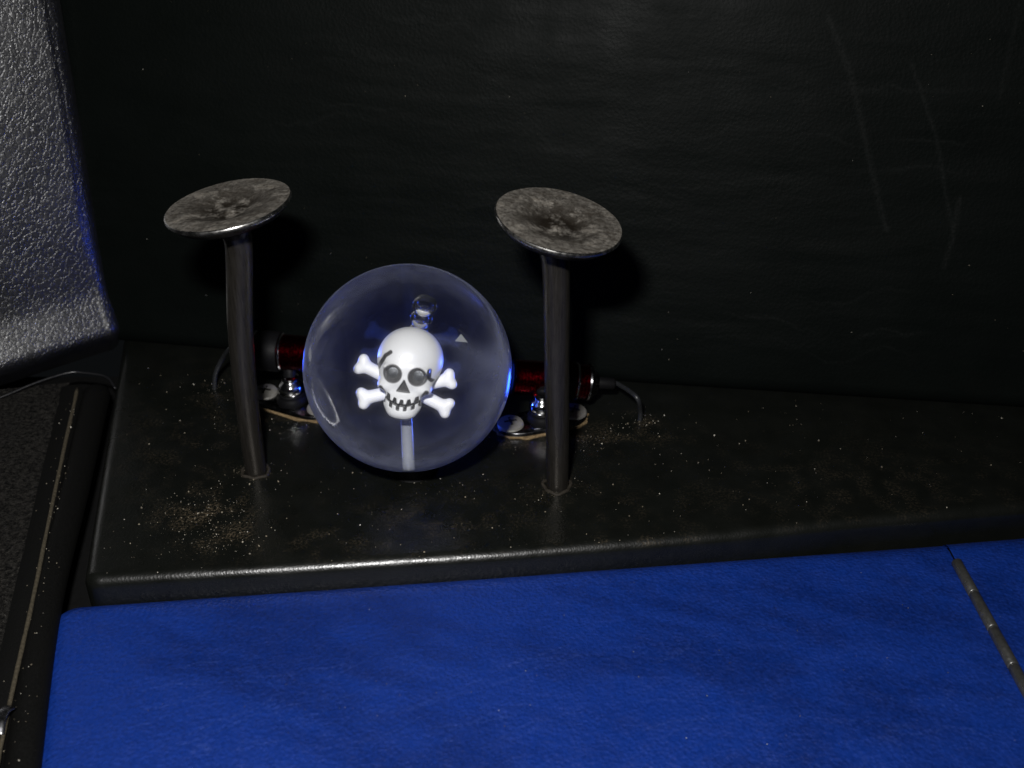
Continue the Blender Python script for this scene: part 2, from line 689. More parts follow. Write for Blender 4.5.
# ------------------------------------------------------------------ the setting
BACK = [(-150, 80), (-123, 75.5), (-20, 59), (84, 43), (224, 26), (330, 16)]


def back_xy(t):
    xs = np.array([p[0] for p in BACK], float)
    ys = np.array([p[1] for p in BACK], float)
    return np.interp(t, xs, ys)


def front_y(x):
    xs = np.array([-110, -95.5, -30.9, 30.9, 103.1, 144.8, 205.4, 330])
    ys = np.array([-67.6, -67.0, -60.9, -54.7, -45.4, -38.6, -30.5, -14])
    return np.interp(x, xs, ys)


# upright back panel: leans back 15 degrees, soft padding, rolled at the foot
n, m = 520, 300
t = np.linspace(-150, 330, n)[:, None] * np.ones((1, m))
h = (np.linspace(0, 1, m) ** 1.15 * 225)[None, :] * np.ones((n, 1))
by = back_xy(t) + sstep(0, 1, 0) * 0
roll = 7.0
out_ = np.where(h < roll, roll - np.sqrt(np.maximum(roll ** 2 - (roll - h) ** 2, 0)), 0)
lean = math.tan(math.radians(14))
pad = 3.2 * (fbm(P3(t * .012, h * .014), 3, 5) - .5) + .7 * (fbm(P3(t * .02, h * .11), 4, 9) - .5)
y = by + h * lean + out_ * .9 + pad * sstep(0, 25, h)
X = np.stack([t, y, h - .6], -1)
back = sheet('back_wall', X, m_back, flip=True)
tag(back, kind='structure')


def stroke(px, pz, pts, wid):
    d = np.full(px.shape, 1e9)
    for (a, b_) in zip(pts[:-1], pts[1:]):
        a = np.array(a, float)
        b_ = np.array(b_, float)
        ba = b_ - a
        q = np.clip(((px - a[0]) * ba[0] + (pz - a[1]) * ba[1]) / (ba @ ba), 0, 1)
        d = np.minimum(d, np.hypot(px - a[0] - q * ba[0], pz - a[1] - q * ba[1]))
    return np.clip(1 - d / wid, 0, 1)


SC = np.zeros(t.shape)
for pts, wid, s in (([(143, 134), (152, 116), (166, 72), (169, 64)], 1.6, .38), ([(172, 120), (183, 96), (189, 74), (192, 64)], 1.0, .36),
                    ([(193, 76), (192, 62), (190, 52)], 1.1, .45), ([(205, 140), (202, 110)], 1.0, .25)):
    SC = np.maximum(SC, s * stroke(t, h, pts, wid))
wr = 3 * (fbm(P3(t * .07, h * .02), 4, 3) - .5)
for k in range(46):  # glints along creases, painted as short paler lines
    x0 = rng.uniform(-40, 190)
    z0 = rng.uniform(18, 135)
    L = rng.uniform(8, 34)
    zz = z0 + wr * 5 + (t - x0) * rng.uniform(-.05, .05)
    s_ = np.clip(1 - np.abs(h - zz) / .75, 0, 1) * sstep(-L, -L * .3, -np.abs(t - x0)) * rng.uniform(.2, .8)
    SC = np.maximum(SC, s_ * .38)
fattr(back, 'scuff_glint', SC)
WALL = X.copy()

BALL = np.array((.84, -8.52, 40.17))      # centre of the clear ball, carried on a short black collar
BR = 34.16

# padded ledge
r0 = 4.2
us = np.concatenate([np.linspace(0, .03, 22)[:-1], np.linspace(.03, 1, 430)])
vsq = np.concatenate([np.linspace(0, .055, 26)[:-1], np.linspace(.055, 1, 170)])   # v = 0 at the front
U_, V_ = np.meshgrid(us, vsq, indexing='ij')
xf = -96.5 + U_ * (330 + 96.5)
xb = -124 + U_ * (330 + 124)
yf = front_y(xf) - .6
yb = back_xy(xb) + 6
X_ = xf + (xb - xf) * V_
Y_ = yf + (yb - yf) * V_
dl = U_ * 430
dfr = V_ * (yb - yf)
px_, py_, dd_ = round_corner(dl, dfr, 5.0)
X_ = X_ + px_
Y_ = Y_ + py_
hy = np.clip(r0 - dd_, 0, r0)
Z_ = -(r0 - np.sqrt(np.maximum(r0 ** 2 - hy ** 2, 0)))
Z_ = Z_ + .5 * (fbm(P3(X_ * .03, Y_ * .03), 3, 21) - .5) * sstep(0, 6, dfr)
Z_ = Z_ - .25 * sstep(2, 0, np.abs(dfr - 4)) * (fbm(P3(X_ * .25, Y_ * .2), 3, 4) - .3)
X = np.stack([X_, Y_, Z_], -1)
front = X[:, :1].copy()
front[..., 2] = -22
front[..., 1] += .4
lft = X[:1].copy()
lft[..., 2] = -22
lft[..., 0] += .3
corner = front[:1].copy()
X = np.concatenate([np.concatenate([corner, lft], 1), np.concatenate([front, X], 1)], 0)
ledge = sheet('padded_ledge', X, m_ledge)
tag(ledge, 'black vinyl covered ledge, dusty, carrying the clear ball and the two bent valves', 'ledge')
D = np.zeros(X.shape[:2])
for (cx, cy, rx, ry, s) in ((-66, -34, 13, 11, .9), (-58, -46, 14, 8, .75), (-53, -11, 6, 5, .8), (-78, 42, 6, 5, .8), (82, 21, 6, 4, .8), (46, 8, 22, 5, .8),
                            (-46, 18, 16, 5, .7), (90, -50, 40, 3.5, .8), (45, -57, 30, 3, .6), (50, -19, 7, 5, .5), (10, -38, 30, 12, .3),
                            (70, 10, 25, 8, .4), (-20, -45, 30, 14, .28), (150, -20, 60, 25, .16), (-80, 10, 25, 40, .2), (60, -30, 60, 22, .14)):
    q = ((X[..., 0] - cx) / rx) ** 2 + ((X[..., 1] - cy) / ry) ** 2
    D = np.maximum(D, s * np.exp(-q))
D = D * sstep(.40, .7, fbm(P3(X[..., 0] * .22, X[..., 1] * .22, X[..., 2] * .22), 5, 33)) * 1.1 * sstep(-2.5, -.8, X[..., 2])
fattr(ledge, 'dust', np.clip(D, 0, 1))

# grained grey side panel: corner roll, upright field, flared foot that rolls under
c0 = np.array([-125.0, 74.0])
dr = np.array([-.80, -.60])
nrm = np.array([.60, -.80])            # towards the camera side
ss = np.concatenate([np.linspace(-1, 0, 14)[:-1], np.linspace(0, 1, 90)])
zz = np.linspace(0, 1, 120)
S_, Q_ = np.meshgrid(ss, zz, indexing='ij')
prof_z = np.interp(Q_, [0, .08, .16, .24, .32, .45, .6, 1], [-6, -1, 3.0, 7.0, 12, 22, 42, 205])
prof_o = np.interp(Q_, [0, .08, .16, .24, .32, .45, .6, 1], [-8, -4, -.5, .8, -1.6, -6.0, -9.5, -40])
k_ = np.ones(9) / 9
prof_z = np.apply_along_axis(lambda a: np.convolve(np.pad(a, 4, 'edge'), k_, 'valid'), 1, prof_z)
prof_o = np.apply_along_axis(lambda a: np.convolve(np.pad(a, 4, 'edge'), k_, 'valid'), 1, prof_o)
al = np.where(S_ < 0, 0, S_ * 95)
rr = 7.0
ang = np.where(S_ < 0, -S_, 0) * math.radians(100)
ox = -(rr * np.sin(ang))
oo = -rr * (1 - np.cos(ang))
swell = 2.0 * (fbm(P3(S_ * 2, Q_ * 2.5), 3, 61) - .5)
edge_in = np.interp(prof_z, [0, 40, 140, 205], [-1, 0, 8.5, 14])
A_ = al - edge_in + ox
X = np.stack([c0[0] + dr[0] * A_ + nrm[0] * (prof_o + oo + swell * (S_ > 0)), c0[1] + dr[1] * A_ + nrm[1] * (prof_o + oo + swell * (S_ > 0)), prof_z], -1)
side = sheet('side_panel', X, m_side)
tag(side, 'dark grey side panel with pebbled leather grain and a rolled glossy foot', 'panel')

# carpet left of the ledge, and the dark carcass below everything
n, m = 90, 160
u = np.linspace(0, 1, n)[:, None]
v_ = np.linspace(0, 1, m)[None, :]
xr = -138.5 + (-101.5 + 138.5) * v_
yr = 56 + (-150 - 56) * v_ + 0 * u
X0 = xr - 90 * u
zc = -5.5 + 1.2 * (fbm(P3(X0 * .05, yr * .05), 4, 71) - .5) + 0.5 * (fbm(P3(X0 * .9, yr * .9), 2, 75) - .5) + u * 6
X = np.stack([X0, yr - 30 * u * (1 - v_) ** 3, zc], -1)
cp = sheet('carpet', X, m_carpet, flip=True)
tag(cp, kind='structure')
X = np.array([[[-400, -300, -24.]], [[400, -300, -24.]], [[400, 90, -24.]], [[-400, 90, -24.]]])
flr = mesh('floor', X.reshape(-1, 3), [(0, 1, 2, 3)], m_under)
tag(flr, kind='structure')

# trim beside the ledge
ts = np.linspace(0, 1, 60)


def lerp(a, b_, q):
    a = np.array(a, float)
    b_ = np.array(b_, float)
    return a + (b_ - a) * np.asarray(q)[:, None]


pth = np.concatenate([[[-126.4, 53.5, -10.5]], [[-126.6, 52.9, -8.0]], spline([(-126.5, 50, -7.4), (-117.4, -8, -7.8), (-107.6, -73, -8.2), (-93.2, -138, -8.6), (-89.6, -154, -8.6)], 59)])
wid = np.concatenate([[.5, 4.0], np.linspace(5.2, 4.7, 60)])
bar = tube('padded_bolster', pth, wid, m_trim, seg=32, flat=.8)
tag(bar, 'narrow round black padded strip running between the ledge and the carpet', 'trim')
pth = lerp((-133.6, 50, -4.6), (-96.6, -150, -4.6), ts)
pth[:, 0] += .5 * (fbm(P3(pth[:, 1] * .05, 0 * pth[:, 1]), 2, 3) - .5)
welt = tube('welt_cord', pth, .65 + .25 * (fbm(P3(pth[:, 1] * .3, 0 * pth[:, 1]), 2, 8) - .5), m_welt, seg=10)
tag(welt, 'thin tan dusty welt cord on the black binding left of the bolster', 'cord')
a = lerp((-140.5, 52, -5.2), (-103.0, -150, -5.2), ts)
b_ = lerp((-131.5, 52, -5.2), (-96.2, -150, -5.2), ts)
q = np.linspace(0, 1, 9)[None, :, None]
X = a[:, None] * (1 - q) + b_[:, None] * q
X[..., 2] += .9 * np.sin(np.pi * q[..., 0]) - 3.0 * (q[..., 0] > .95)
bind = sheet('binding_strip', X, m_cloth)
tag(bind, 'flat black cloth binding strip along the edge of the carpet', 'binding')
pth = spline([(-176, 29, -3.0), (-160.5, 40.5, -3.0), (-149, 50, -2.0), (-139, 57.2, -2.0), (-133, 58.2, -2.6), (-124, 56.5, -3.4), (-119.5, 52, -6)], 60)
pipe = tube('piping', pth, .5, m_gloss_pipe, seg=12)
tag(pipe, 'thin glossy black piping curving under the foot of the grained panel', 'piping')
clip = empty('metal_clip', (-102.5, -120, -4.0))
tag(clip, 'small bright metal clip on the carpet edge at the lower left', 'clip')
c1 = tube('clip_body', spline([(0, 5, 0), (-.6, 2, 1.4), (-.5, -2, 1.2), (0, -5, -.2)], 16), [1.7] * 17, m_clip, clip, seg=12, flat=.35)
c2 = tube('clip_pin', spline([(.6, -7, .2), (.8, -10, .4), (1.0, -13, .0)], 8), .7, m_brass, clip, seg=10)


# blue leather panels
def blue_panel(name, corners, zt, seed, nn=(360, 190), creases=(), tight='right'):
    (fl_, fr_, br_, bl_) = [np.array(c, float) for c in corners]      # near-left, near-right, far-right, far-left
    uu = np.concatenate([np.linspace(0, .02, 10)[:-1], np.linspace(.02, .98, nn[0]), np.linspace(.98, 1, 10)[1:]])
    vv = np.concatenate([np.linspace(0, .94, nn[1]), np.linspace(.94, 1, 24)[1:]])
    U, V = np.meshgrid(uu, vv, indexing='ij')
    PX = (fl_ * (1 - U)[..., None] + fr_ * U[..., None]) * (1 - V)[..., None] + (bl_ * (1 - U)[..., None] + br_ * U[..., None]) * V[..., None]
    w_ = np.linalg.norm(br_ - bl_)
    hgt = np.linalg.norm(bl_ - fl_)
    dx = np.minimum(U * w_, (1 - U) * w_)
    dy = (1 - V) * hgt
    r = 6.5
    tg = (U > .5) if tight == 'right' else (U < .5)
    dx = np.where(tg, np.where(dx < 1.6, r - (1.6 - dx) * .9, 99.0), dx)
    px_, py_, dd_ = round_corner(dx, dy, 10.0)
    px_ = np.where(tg, 0, px_)
    py_ = np.where(tg, 0, py_)
    dd_ = np.where(tg, np.minimum(dx, dy), dd_)
    e1 = (br_ - bl_) / w_
    e2 = (bl_ - fl_) / hgt
    PX = PX + e1 * (np.where(U < .5, 1, -1) * px_)[..., None] - e2 * py_[..., None]
    hy = np.clip(r - dd_, 0, r)
    z = zt - (r - np.sqrt(np.maximum(r * r - hy * hy, 0))) * .7
    x, y = PX[..., 0], PX[..., 1]
    inn = sstep(0, 12, np.minimum(dx, dy))
    z = z + inn * (1.1 * (fbm(P3(x * .016, y * .02), 3, seed) - .5))
    CR = np.zeros(x.shape)
    wx = x + 9 * (fbm(P3(x * .035, y * .035), 4, seed + 5) - .5)
    wy = y + 9 * (fbm(P3(x * .035, y * .035), 4, seed + 6) - .5)
    for pts in creases:
        CR = np.maximum(CR, stroke(wx, wy, pts, .40) * rng.uniform(.25, .8))
    rid = np.abs(fbm(P3(wx * .035 + wy * .02, wy * .07), 4, seed + 9) - .5)
    CR = np.maximum(CR, .5 * sstep(.012, 0, rid) * sstep(-70, -115, y))
    z = z - .10 * CR * inn
    q1 = wx * .94 - wy * .34
    q2 = wx * .34 + wy * .94
    M_ = .55 * fbm(P3(q1 * .018, q2 * .055), 6, seed + 13) + .45 * fbm(P3(q1 * .06, q2 * .16), 5, seed + 31)
    M_ = .2 + .8 * sstep(.33, .60, M_)
    o = sheet(name, np.concatenate([PX[..., :2], z[..., None]], -1), m_blue)
    fattr(o, 'crease', CR)
    fattr(o, 'mottle', M_)
    return o


CREASES = []
for _ in range(46):
    x0, y0 = rng.uniform(-75, 75), rng.uniform(-128, -92)
    a0 = rng.uniform(.05, .65)
    ln = rng.uniform(5, 26)
    mid_ = rng.uniform(-2, 2)
    CREASES.append([(x0, y0), (x0 + .5 * ln, y0 + .5 * ln * a0 + mid_), (x0 + ln, y0 + ln * a0)])
b1 = blue_panel('leather_cushion', [(-87.5, -150), (182.6, -150), (177.0, -36.6), (-108.0, -67.6)], -8.6, 101,
                creases=CREASES)
tag(b1, 'large blue leather cushion in front of the black ledge, creased and dusty', 'cushion', 'blue leather cushions')
b2 = blue_panel('leather_cushion', [(183.2, -150), (330, -150), (330, -18), (177.6, -36.4)], -8.6, 203, (150, 120), tight='left')
tag(b2, 'small corner of blue leather cushion on the far side of the steel hinge', 'cushion', 'blue leather cushions')

# hinge
hin = empty('piano_hinge', (178, -50, -8.2))
tag(hin, 'dull steel piano hinge in the seam between the two blue leather panels', 'hinge')
p0 = np.array((177.4, -50.0, -7.4))
p1 = np.array((182.6, -152, -7.4))
dv = (p1 - p0) / np.linalg.norm(p1 - p0)
q0 = 0.0
L = np.linalg.norm(p1 - p0)
k = 0
while q0 < L - 2:
    ln = 15.6
    a = p0 + dv * q0
    e = p0 + dv * min(L, q0 + ln - .5)
    rad = 1.75
    pp = np.array([a, a + dv * .01, a + dv * .25, e - dv * .25, e - dv * .01, e])
    o = tube('knuckle', pp, [1.2, 1.55, rad, rad, 1.55, 1.2], m_hinge, seg=20)
    under(o, hin)
    q0 += ln
    k += 1
o = tube('pin', np.array([p0 - dv * .6, p0, p1]), 1.0, m_clip, seg=14)
under(o, hin)
side_v = np.array((dv[1], -dv[0], 0))
for s in (-1, 1):
    a0 = p0 + side_v * s * 1.2 + np.array((0, 0, -1.35))
    a1 = p1 + side_v * s * 1.2 + np.array((0, 0, -1.35))
    w0 = side_v * s * 1.7
    th = np.array((0, 0, -.7))
    V = [a0, a1, a1 + w0, a0 + w0, a0 + th, a1 + th, a1 + w0 + th, a0 + w0 + th]
    F = [(0, 1, 2, 3), (7, 6, 5, 4), (0, 4, 5, 1), (1, 5, 6, 2), (2, 6, 7, 3), (3, 7, 4, 0)]
    o = mesh('leaf', V, F, m_hinge, smooth=False)
    under(o, hin)


# ------------------------------------------------------------------ engine valves
def valve(label, base, path, head_c, nrm_, R):
    root = empty('engine_valve', base)
    tag(root, label, 'engine valve', 'bent engine valves standing on the ledge')
    bz = np.array(base, float)
    head_c = np.array(head_c, float)
    nz = np.array(nrm_, float)
    nz /= np.linalg.norm(nz)
    M = align(head_c - bz, nz)
    full = spline(path + [tuple(head_c - nz * 9), tuple(head_c - nz * 3)], 60) - bz
    ds = np.linalg.norm(full + bz - head_c, axis=1)
    rad = np.interp(full[:, 2], [0, 40, 80], [3.75, 4.0, 4.15]) + .25 * (fbm(P3(full[:, 2] * .03, full[:, 2] * 0), 2, 3) - .5)
    rad = rad + 1.2 * np.exp(-(ds - 3) / 4.5)
    tube('stem', full, rad, m_stem, root, seg=40)

    aa = np.linspace(0, 2 * math.pi, 49)
    rj = 4.5 + .35 * np.sin(3 * aa + base[0]) + .2 * np.sin(7 * aa)
    tube('torn_lip', np.stack([rj * np.cos(aa), rj * np.sin(aa), .15 + .15 * np.sin(5 * aa)], -1), .62, m_lip, root, seg=10, caps=False)

    def wob(V):
        a = np.arctan2(V[:, 1], V[:, 0])
        rr_ = np.hypot(V[:, 0], V[:, 1])
        k = 1 + .006 * np.sin(2 * a + 1) + .004 * np.sin(5 * a)
        V[:, 0] *= k
        V[:, 1] *= k
        up = (V[:, 2] > -3) & (rr_ < R - .8)
        V[up, 2] += (.9 * (fbm(P3(V[up, 0] * .25, V[up, 1] * .25, base[0]), 4, 9) - .5)) * sstep(R - .8, R - 3, rr_[up])
        return V

    top = [(0, -1.5)]
    for q in np.linspace(.03, 1, 40):
        r = q * (R - .45)
        dish = -2.6 + 2.55 * sstep(.2, .74, np.array(q)) + .9 * sstep(.17, .04, np.array(q))
        top.append((r, float(dish)))
    o = lathe('head_face', top, m_vhead, root, seg=96, matrix=M, wob=wob)
    co = np.array([v.co[:] for v in o.data.vertices]) / K
    cc = np.array(M.translation)
    rr_ = np.linalg.norm(co - cc, axis=1) / R
    fattr(o, 'deposit', np.clip(1.35 - rr_ * 1.25, 0, 1))
    rim = [(R - .45, -.05), (R - .15, -.2), (R, -.5), (R, -1.0), (R - .4, -1.5)]
    lathe('head_rim', rim, m_vrim, root, seg=96, matrix=M)
    und = [(R - .4, -1.5), (R - 2.4, -3.6), (R - 5.5, -4.6), (9, -5.6), (6.0, -7.2), (4.9, -9), (4.0, -11)]
    lathe('head_underside', und, m_stem, root, seg=96, matrix=M)  # dark stem metal puts the shade under the head into the colour
    return root


valve('bent dark engine valve left of the clear ball, its tilted head rising to the right', (-53.1, -10.7, 0),
      [(-53.1, -10.7, -6), (-53.1, -10.9, 5), (-53.0, -11, 29), (-51.9, -11, 56), (-49.0, -11.4, 84)],
      (-50.5, -12.0, 100.0), (-.14, .0, .98), 19.3)
valve('straight dark engine valve right of the clear ball, its head dipping to the right', (50.2, -19.3, 0),
      [(50.3, -19.3, -6), (50.2, -19.3, 10), (49.3, -19.3, 45), (48.4, -19.3, 80)],
      (49.0, -20.0, 98.6), (.20, -.075, .973), 19.4)


# ------------------------------------------------------------------ the clear ball with the skull
ball = empty('skull_ball', (BALL[0], BALL[1], BALL[2] - BR))
ball.scale = (BR / 35,) * 3
tag(ball, 'clear acrylic ball holding a white skull and crossbones, between the two valves', 'ball knob')


def uvsphere(name, R, mat, parent, loc, seg=160, rings=96, scale=(1, 1, 1), rot=None):
    th = np.linspace(0, math.pi, rings)
    V = [(0, 0, R * scale[2])]
    F = []
    for i in range(1, rings - 1):
        for k in range(seg):
            a = 2 * math.pi * k / seg
            V.append((R * scale[0] * math.sin(th[i]) * math.cos(a), R * scale[1] * math.sin(th[i]) * math.sin(a), R * scale[2] * math.cos(th[i])))
    V.append((0, 0, -R * scale[2]))
    for k in range(seg):
        F.append((0, 1 + k, 1 + (k + 1) % seg))
        F.append((len(V) - 1, 1 + (rings - 3) * seg + (k + 1) % seg, 1 + (rings - 3) * seg + k))
    for i in range(rings - 3):
        for k in range(seg):
            k2 = (k + 1) % seg
            F.append((1 + i * seg + k, 1 + (i + 1) * seg + k, 1 + (i + 1) * seg + k2, 1 + i * seg + k2))
    return mesh(name, V, F, mat, parent, loc=loc, rot=rot)


shell = uvsphere('clear_ball', 35, m_ball, ball, (0, 0, 35), 256, 160)
shell.cycles.is_caustics_caster = True
shell.cycles.is_caustics_receiver = True
lathe('collar', [(0, 1.6), (6.5, 1.4), (8.2, 1.0), (8.6, -.5), (8.6, -5.6), (9.4, -6.4), (9.4, -7.2)], m_seat, ball, seg=48)

# added blue-tinted films inside the acrylic, standing in for the lamp glow
def glow_film(axis, half, Rr, seed):
    axis = np.array(axis, float)
    axis /= np.linalg.norm(axis)
    e1 = np.cross(axis, (0, 0, 1.0))
    e1 /= np.linalg.norm(e1)
    e2 = np.cross(axis, e1)
    n_, m_ = 72, 40
    a = np.linspace(0, 2 * np.pi, n_, endpoint=False)[:, None]
    q = np.linspace(.01, 1, m_)[None, :]
    th = np.radians(half) * q
    wv = Rr * (1 - .05 * fbm(P3(np.cos(a) * q * 2 + seed, np.sin(a) * q * 2), 3, seed))
    P_ = (np.cos(th) * wv)[..., None] * axis + (np.sin(th) * np.cos(a) * wv)[..., None] * e1 + (np.sin(th) * np.sin(a) * wv)[..., None] * e2
    P_[..., 2] += 35
    o = mesh('glow_film', P_.reshape(-1, 3), grid_faces(n_, m_, True), m_glow_film, ball)
    den = sstep(1, .15, q) * sstep(.25, .7, fbm(P3(P_[..., 0] * .09, P_[..., 1] * .09, P_[..., 2] * .09), 4, seed + 3)) + 0 * a
    fattr(o, 'density', den)
    o.cycles.is_caustics_receiver = True


glow_film((-.90, -.36, .22), 36, 34, 5)
glow_film((.93, -.30, .12), 34, 34, 8)

# skull, written about its own centre: x right, y away, z up


def skull_sdf(p):
    d = sd_ell(p, (0.15, .8, 3.1), (7.5, 7.6, 7.3))
    d = smin(d, sd_ell(p, (0, -2.6, -1.2), (5.9, 4.4, 4.0)), 2.2)          # face
    for s in (-1, 1):
        d = smin(d, sd_ell(p, (s * 4.3, -3.6, -2.9), (2.1, 2.4, 1.5)), 1.5)   # cheek bones
        d = smin(d, sd_ell(p, (s * 3.0, -5.6, 1.9), (2.6, 1.3, .9)), 1.4)     # brow
    d = smin(d, sd_ell(p, (0, -3.9, -6.6), (4.5, 3.5, 3.6)), 1.5)          # jaws
    d = smin(d, sd_ell(p, (0, -4.9, -8.9), (3.1, 2.3, 1.5)), 1.2)          # chin
    for s in (-1, 1):
        d = smax(d, -sd_ell(p, (s * 3.05, -7.4, .5), (2.05, 3.2, 2.1)), .35)
        d = smax(d, -sd_ell(p, (s * 5.4, -4.6, -5.3), (1.0, 2.2, 1.4)), .8)   # hollow cheek
    nz = np.maximum.reduce([np.abs(p[..., 0]) - 1.5 * np.clip((-.7 - p[..., 2]) / 2.9, 0, 1) - .1, p[..., 2] + .7, -3.65 - p[..., 2], p[..., 1] + 5.2])
    d = smax(d, -nz, .3)
    d = smax(d, -(mouth(p[..., 0], p[..., 2]) + np.clip((p[..., 1] + 5.0) * .6, 0, 9)), .25)
    return d


def mouth(x, z):
    """2-D signed shape of the grinning gap; negative inside"""
    mid = -6.75 + .085 * x * x
    up = mid + 1.25
    lo = mid - 1.5
    # teeth bite into the gap from above and below
    tu = np.abs(((x + 5.1) / 1.7) % 1 - .5) * 1.7
    td = np.abs(((x + 4.4) / 1.8) % 1 - .5) * 1.8
    gap = np.maximum(z - up, lo - z)
    tooth_u = np.maximum(tu - .30 - .18 * (z - mid), (mid + .15) - z)
    tooth_d = np.maximum(td - .52, z - (mid - .45))
    g = np.maximum(gap, -np.minimum(tooth_u, tooth_d))
    g = np.maximum(g, np.abs(x) - 4.9)
    return g


V, F = surface_nets(skull_sdf, (-8.6, -10.5, -11.6), (8.6, 9.6, 11.6), .17)
SK = empty('skull_pose')
bpy.data.objects.remove(SK)
Rsk = Matrix.Rotation(math.radians(-2), 3, 'Z') @ Matrix.Rotation(math.radians(-21), 3, 'X') @ Matrix.Rotation(math.radians(7), 3, 'Y')
SKC = np.array((0.0, -1.0, 34.3))
RM = np.array(Rsk)


def place(V):
    return np.asarray(V) @ RM.T + SKC


x, y, z = V.T
pn = np.zeros(len(V))
fm = y < -2.0
pn = np.maximum(pn, sstep(.12, -.12, mouth(x, z)) * fm)
for s_ in (-1, 1):
    pn = np.maximum(pn, .9 * sstep(2.55, 2.2, np.hypot(x - s_ * 3.05, z - .5)) * (y < -3))
nzm = np.maximum.reduce([np.abs(x) - 1.5 * np.clip((-.7 - z) / 2.9, 0, 1) - .1, z + .7, -3.65 - z])
pn = np.maximum(pn, sstep(.22, -.1, nzm) * fm)
for pts, wd in (([(-4.2, 5.4), (-5.4, 4.2), (-6.2, 2.2), (-7.0, .2)], .75), ([(5.6, 2.2), (5.6, .2), (6.2, -.4)], .7),
                ([(-5.5, -3.4), (-4.6, -4.6), (-4.6, -6.3)], .95), ([(5.5, -3.2), (4.7, -4.6), (4.4, -6.2)], .95)):
    pn = np.maximum(pn, sstep(.25, .6, stroke(x, z, pts, wd)) * (y < 1.5))
sk = mesh('skull', place(V), F, m_skull, ball)
fattr(sk, 'paint', pn)
nose = None
for s in (-1, 1):
    e = uvsphere('eye_socket', 1, m_eye, sk, tuple(place([(s * 3.05, -4.55, .5)])[0]), 32, 20, (1.85, .45, 1.9), Rsk.to_euler())
    e.cycles.is_caustics_receiver = True
sk.cycles.is_caustics_receiver = True


def bone(a, b_):
    a = np.array(a, float)
    b_ = np.array(b_, float)
    dv_ = (b_ - a) / np.linalg.norm(b_ - a)
    pv = np.cross(dv_, (0, 1, 0))

    def f(p):
        d = sd_caps(p, a, b_, 1.42)
        for c, sg in ((a, -1), (b_, 1)):
            for k_ in (-1, 1):
                d = smin(d, np.linalg.norm(p - (c + pv * k_ * 1.3 + dv_ * sg * .8), axis=-1) - 1.1, 1.1)
        return d
    lo = np.minimum(a, b_) - 4
    hi = np.maximum(a, b_) + 4
    V, F = surface_nets(f, lo, hi, .24)
    o = mesh('crossbone', place(V), F, m_bone, ball)
    o.cycles.is_caustics_receiver = True
    return o


bone((-9.9, 2.6, -.2), (8.7, 2.6, -6.9))
bone((-8.6, 3.4, -7.2), (8.6, 3.4, -.9))
rod = tube('post', spline([(-.8, -1.0, 26), (-.8, -1.0, 14), (-.8, -1.0, 1.6)], 12), 1.25, m_rod, ball, seg=24)
rod.cycles.is_caustics_receiver = True
fl2 = lathe('post_foot', [(0, 1.0), (3.0, 1.0), (3.2, 1.4), (3.0, 1.9), (0, 1.9)], m_rod, ball, seg=32, loc=(-.8, -1, 0))
fl2.cycles.is_caustics_receiver = True
for (px, py, pz, s_) in ((2.0, 7, 40.4, (2.2, 1.8, 2.1)), (2.9, 7, 43.8, (2.6, 2.0, 2.7)), (4.0, 7, 47.8, (3.0, 2.3, 3.1))):
    uvsphere('air_bubble', 1, m_bub, ball, (px, py, pz), 40, 24, s_)
fk = mesh('flake', [(11.2, 2, 41.2), (13.9, 3, 40.2), (12.8, 2.5, 43.0), (11.3, 2.2, 41.0), (14.0, 3.2, 40.0), (12.9, 2.7, 42.8)],
          [(0, 1, 2), (5, 4, 3), (0, 3, 4, 1), (1, 4, 5, 2), (2, 5, 3, 0)], m_flake, ball, smooth=False)
fk.cycles.is_caustics_receiver = True


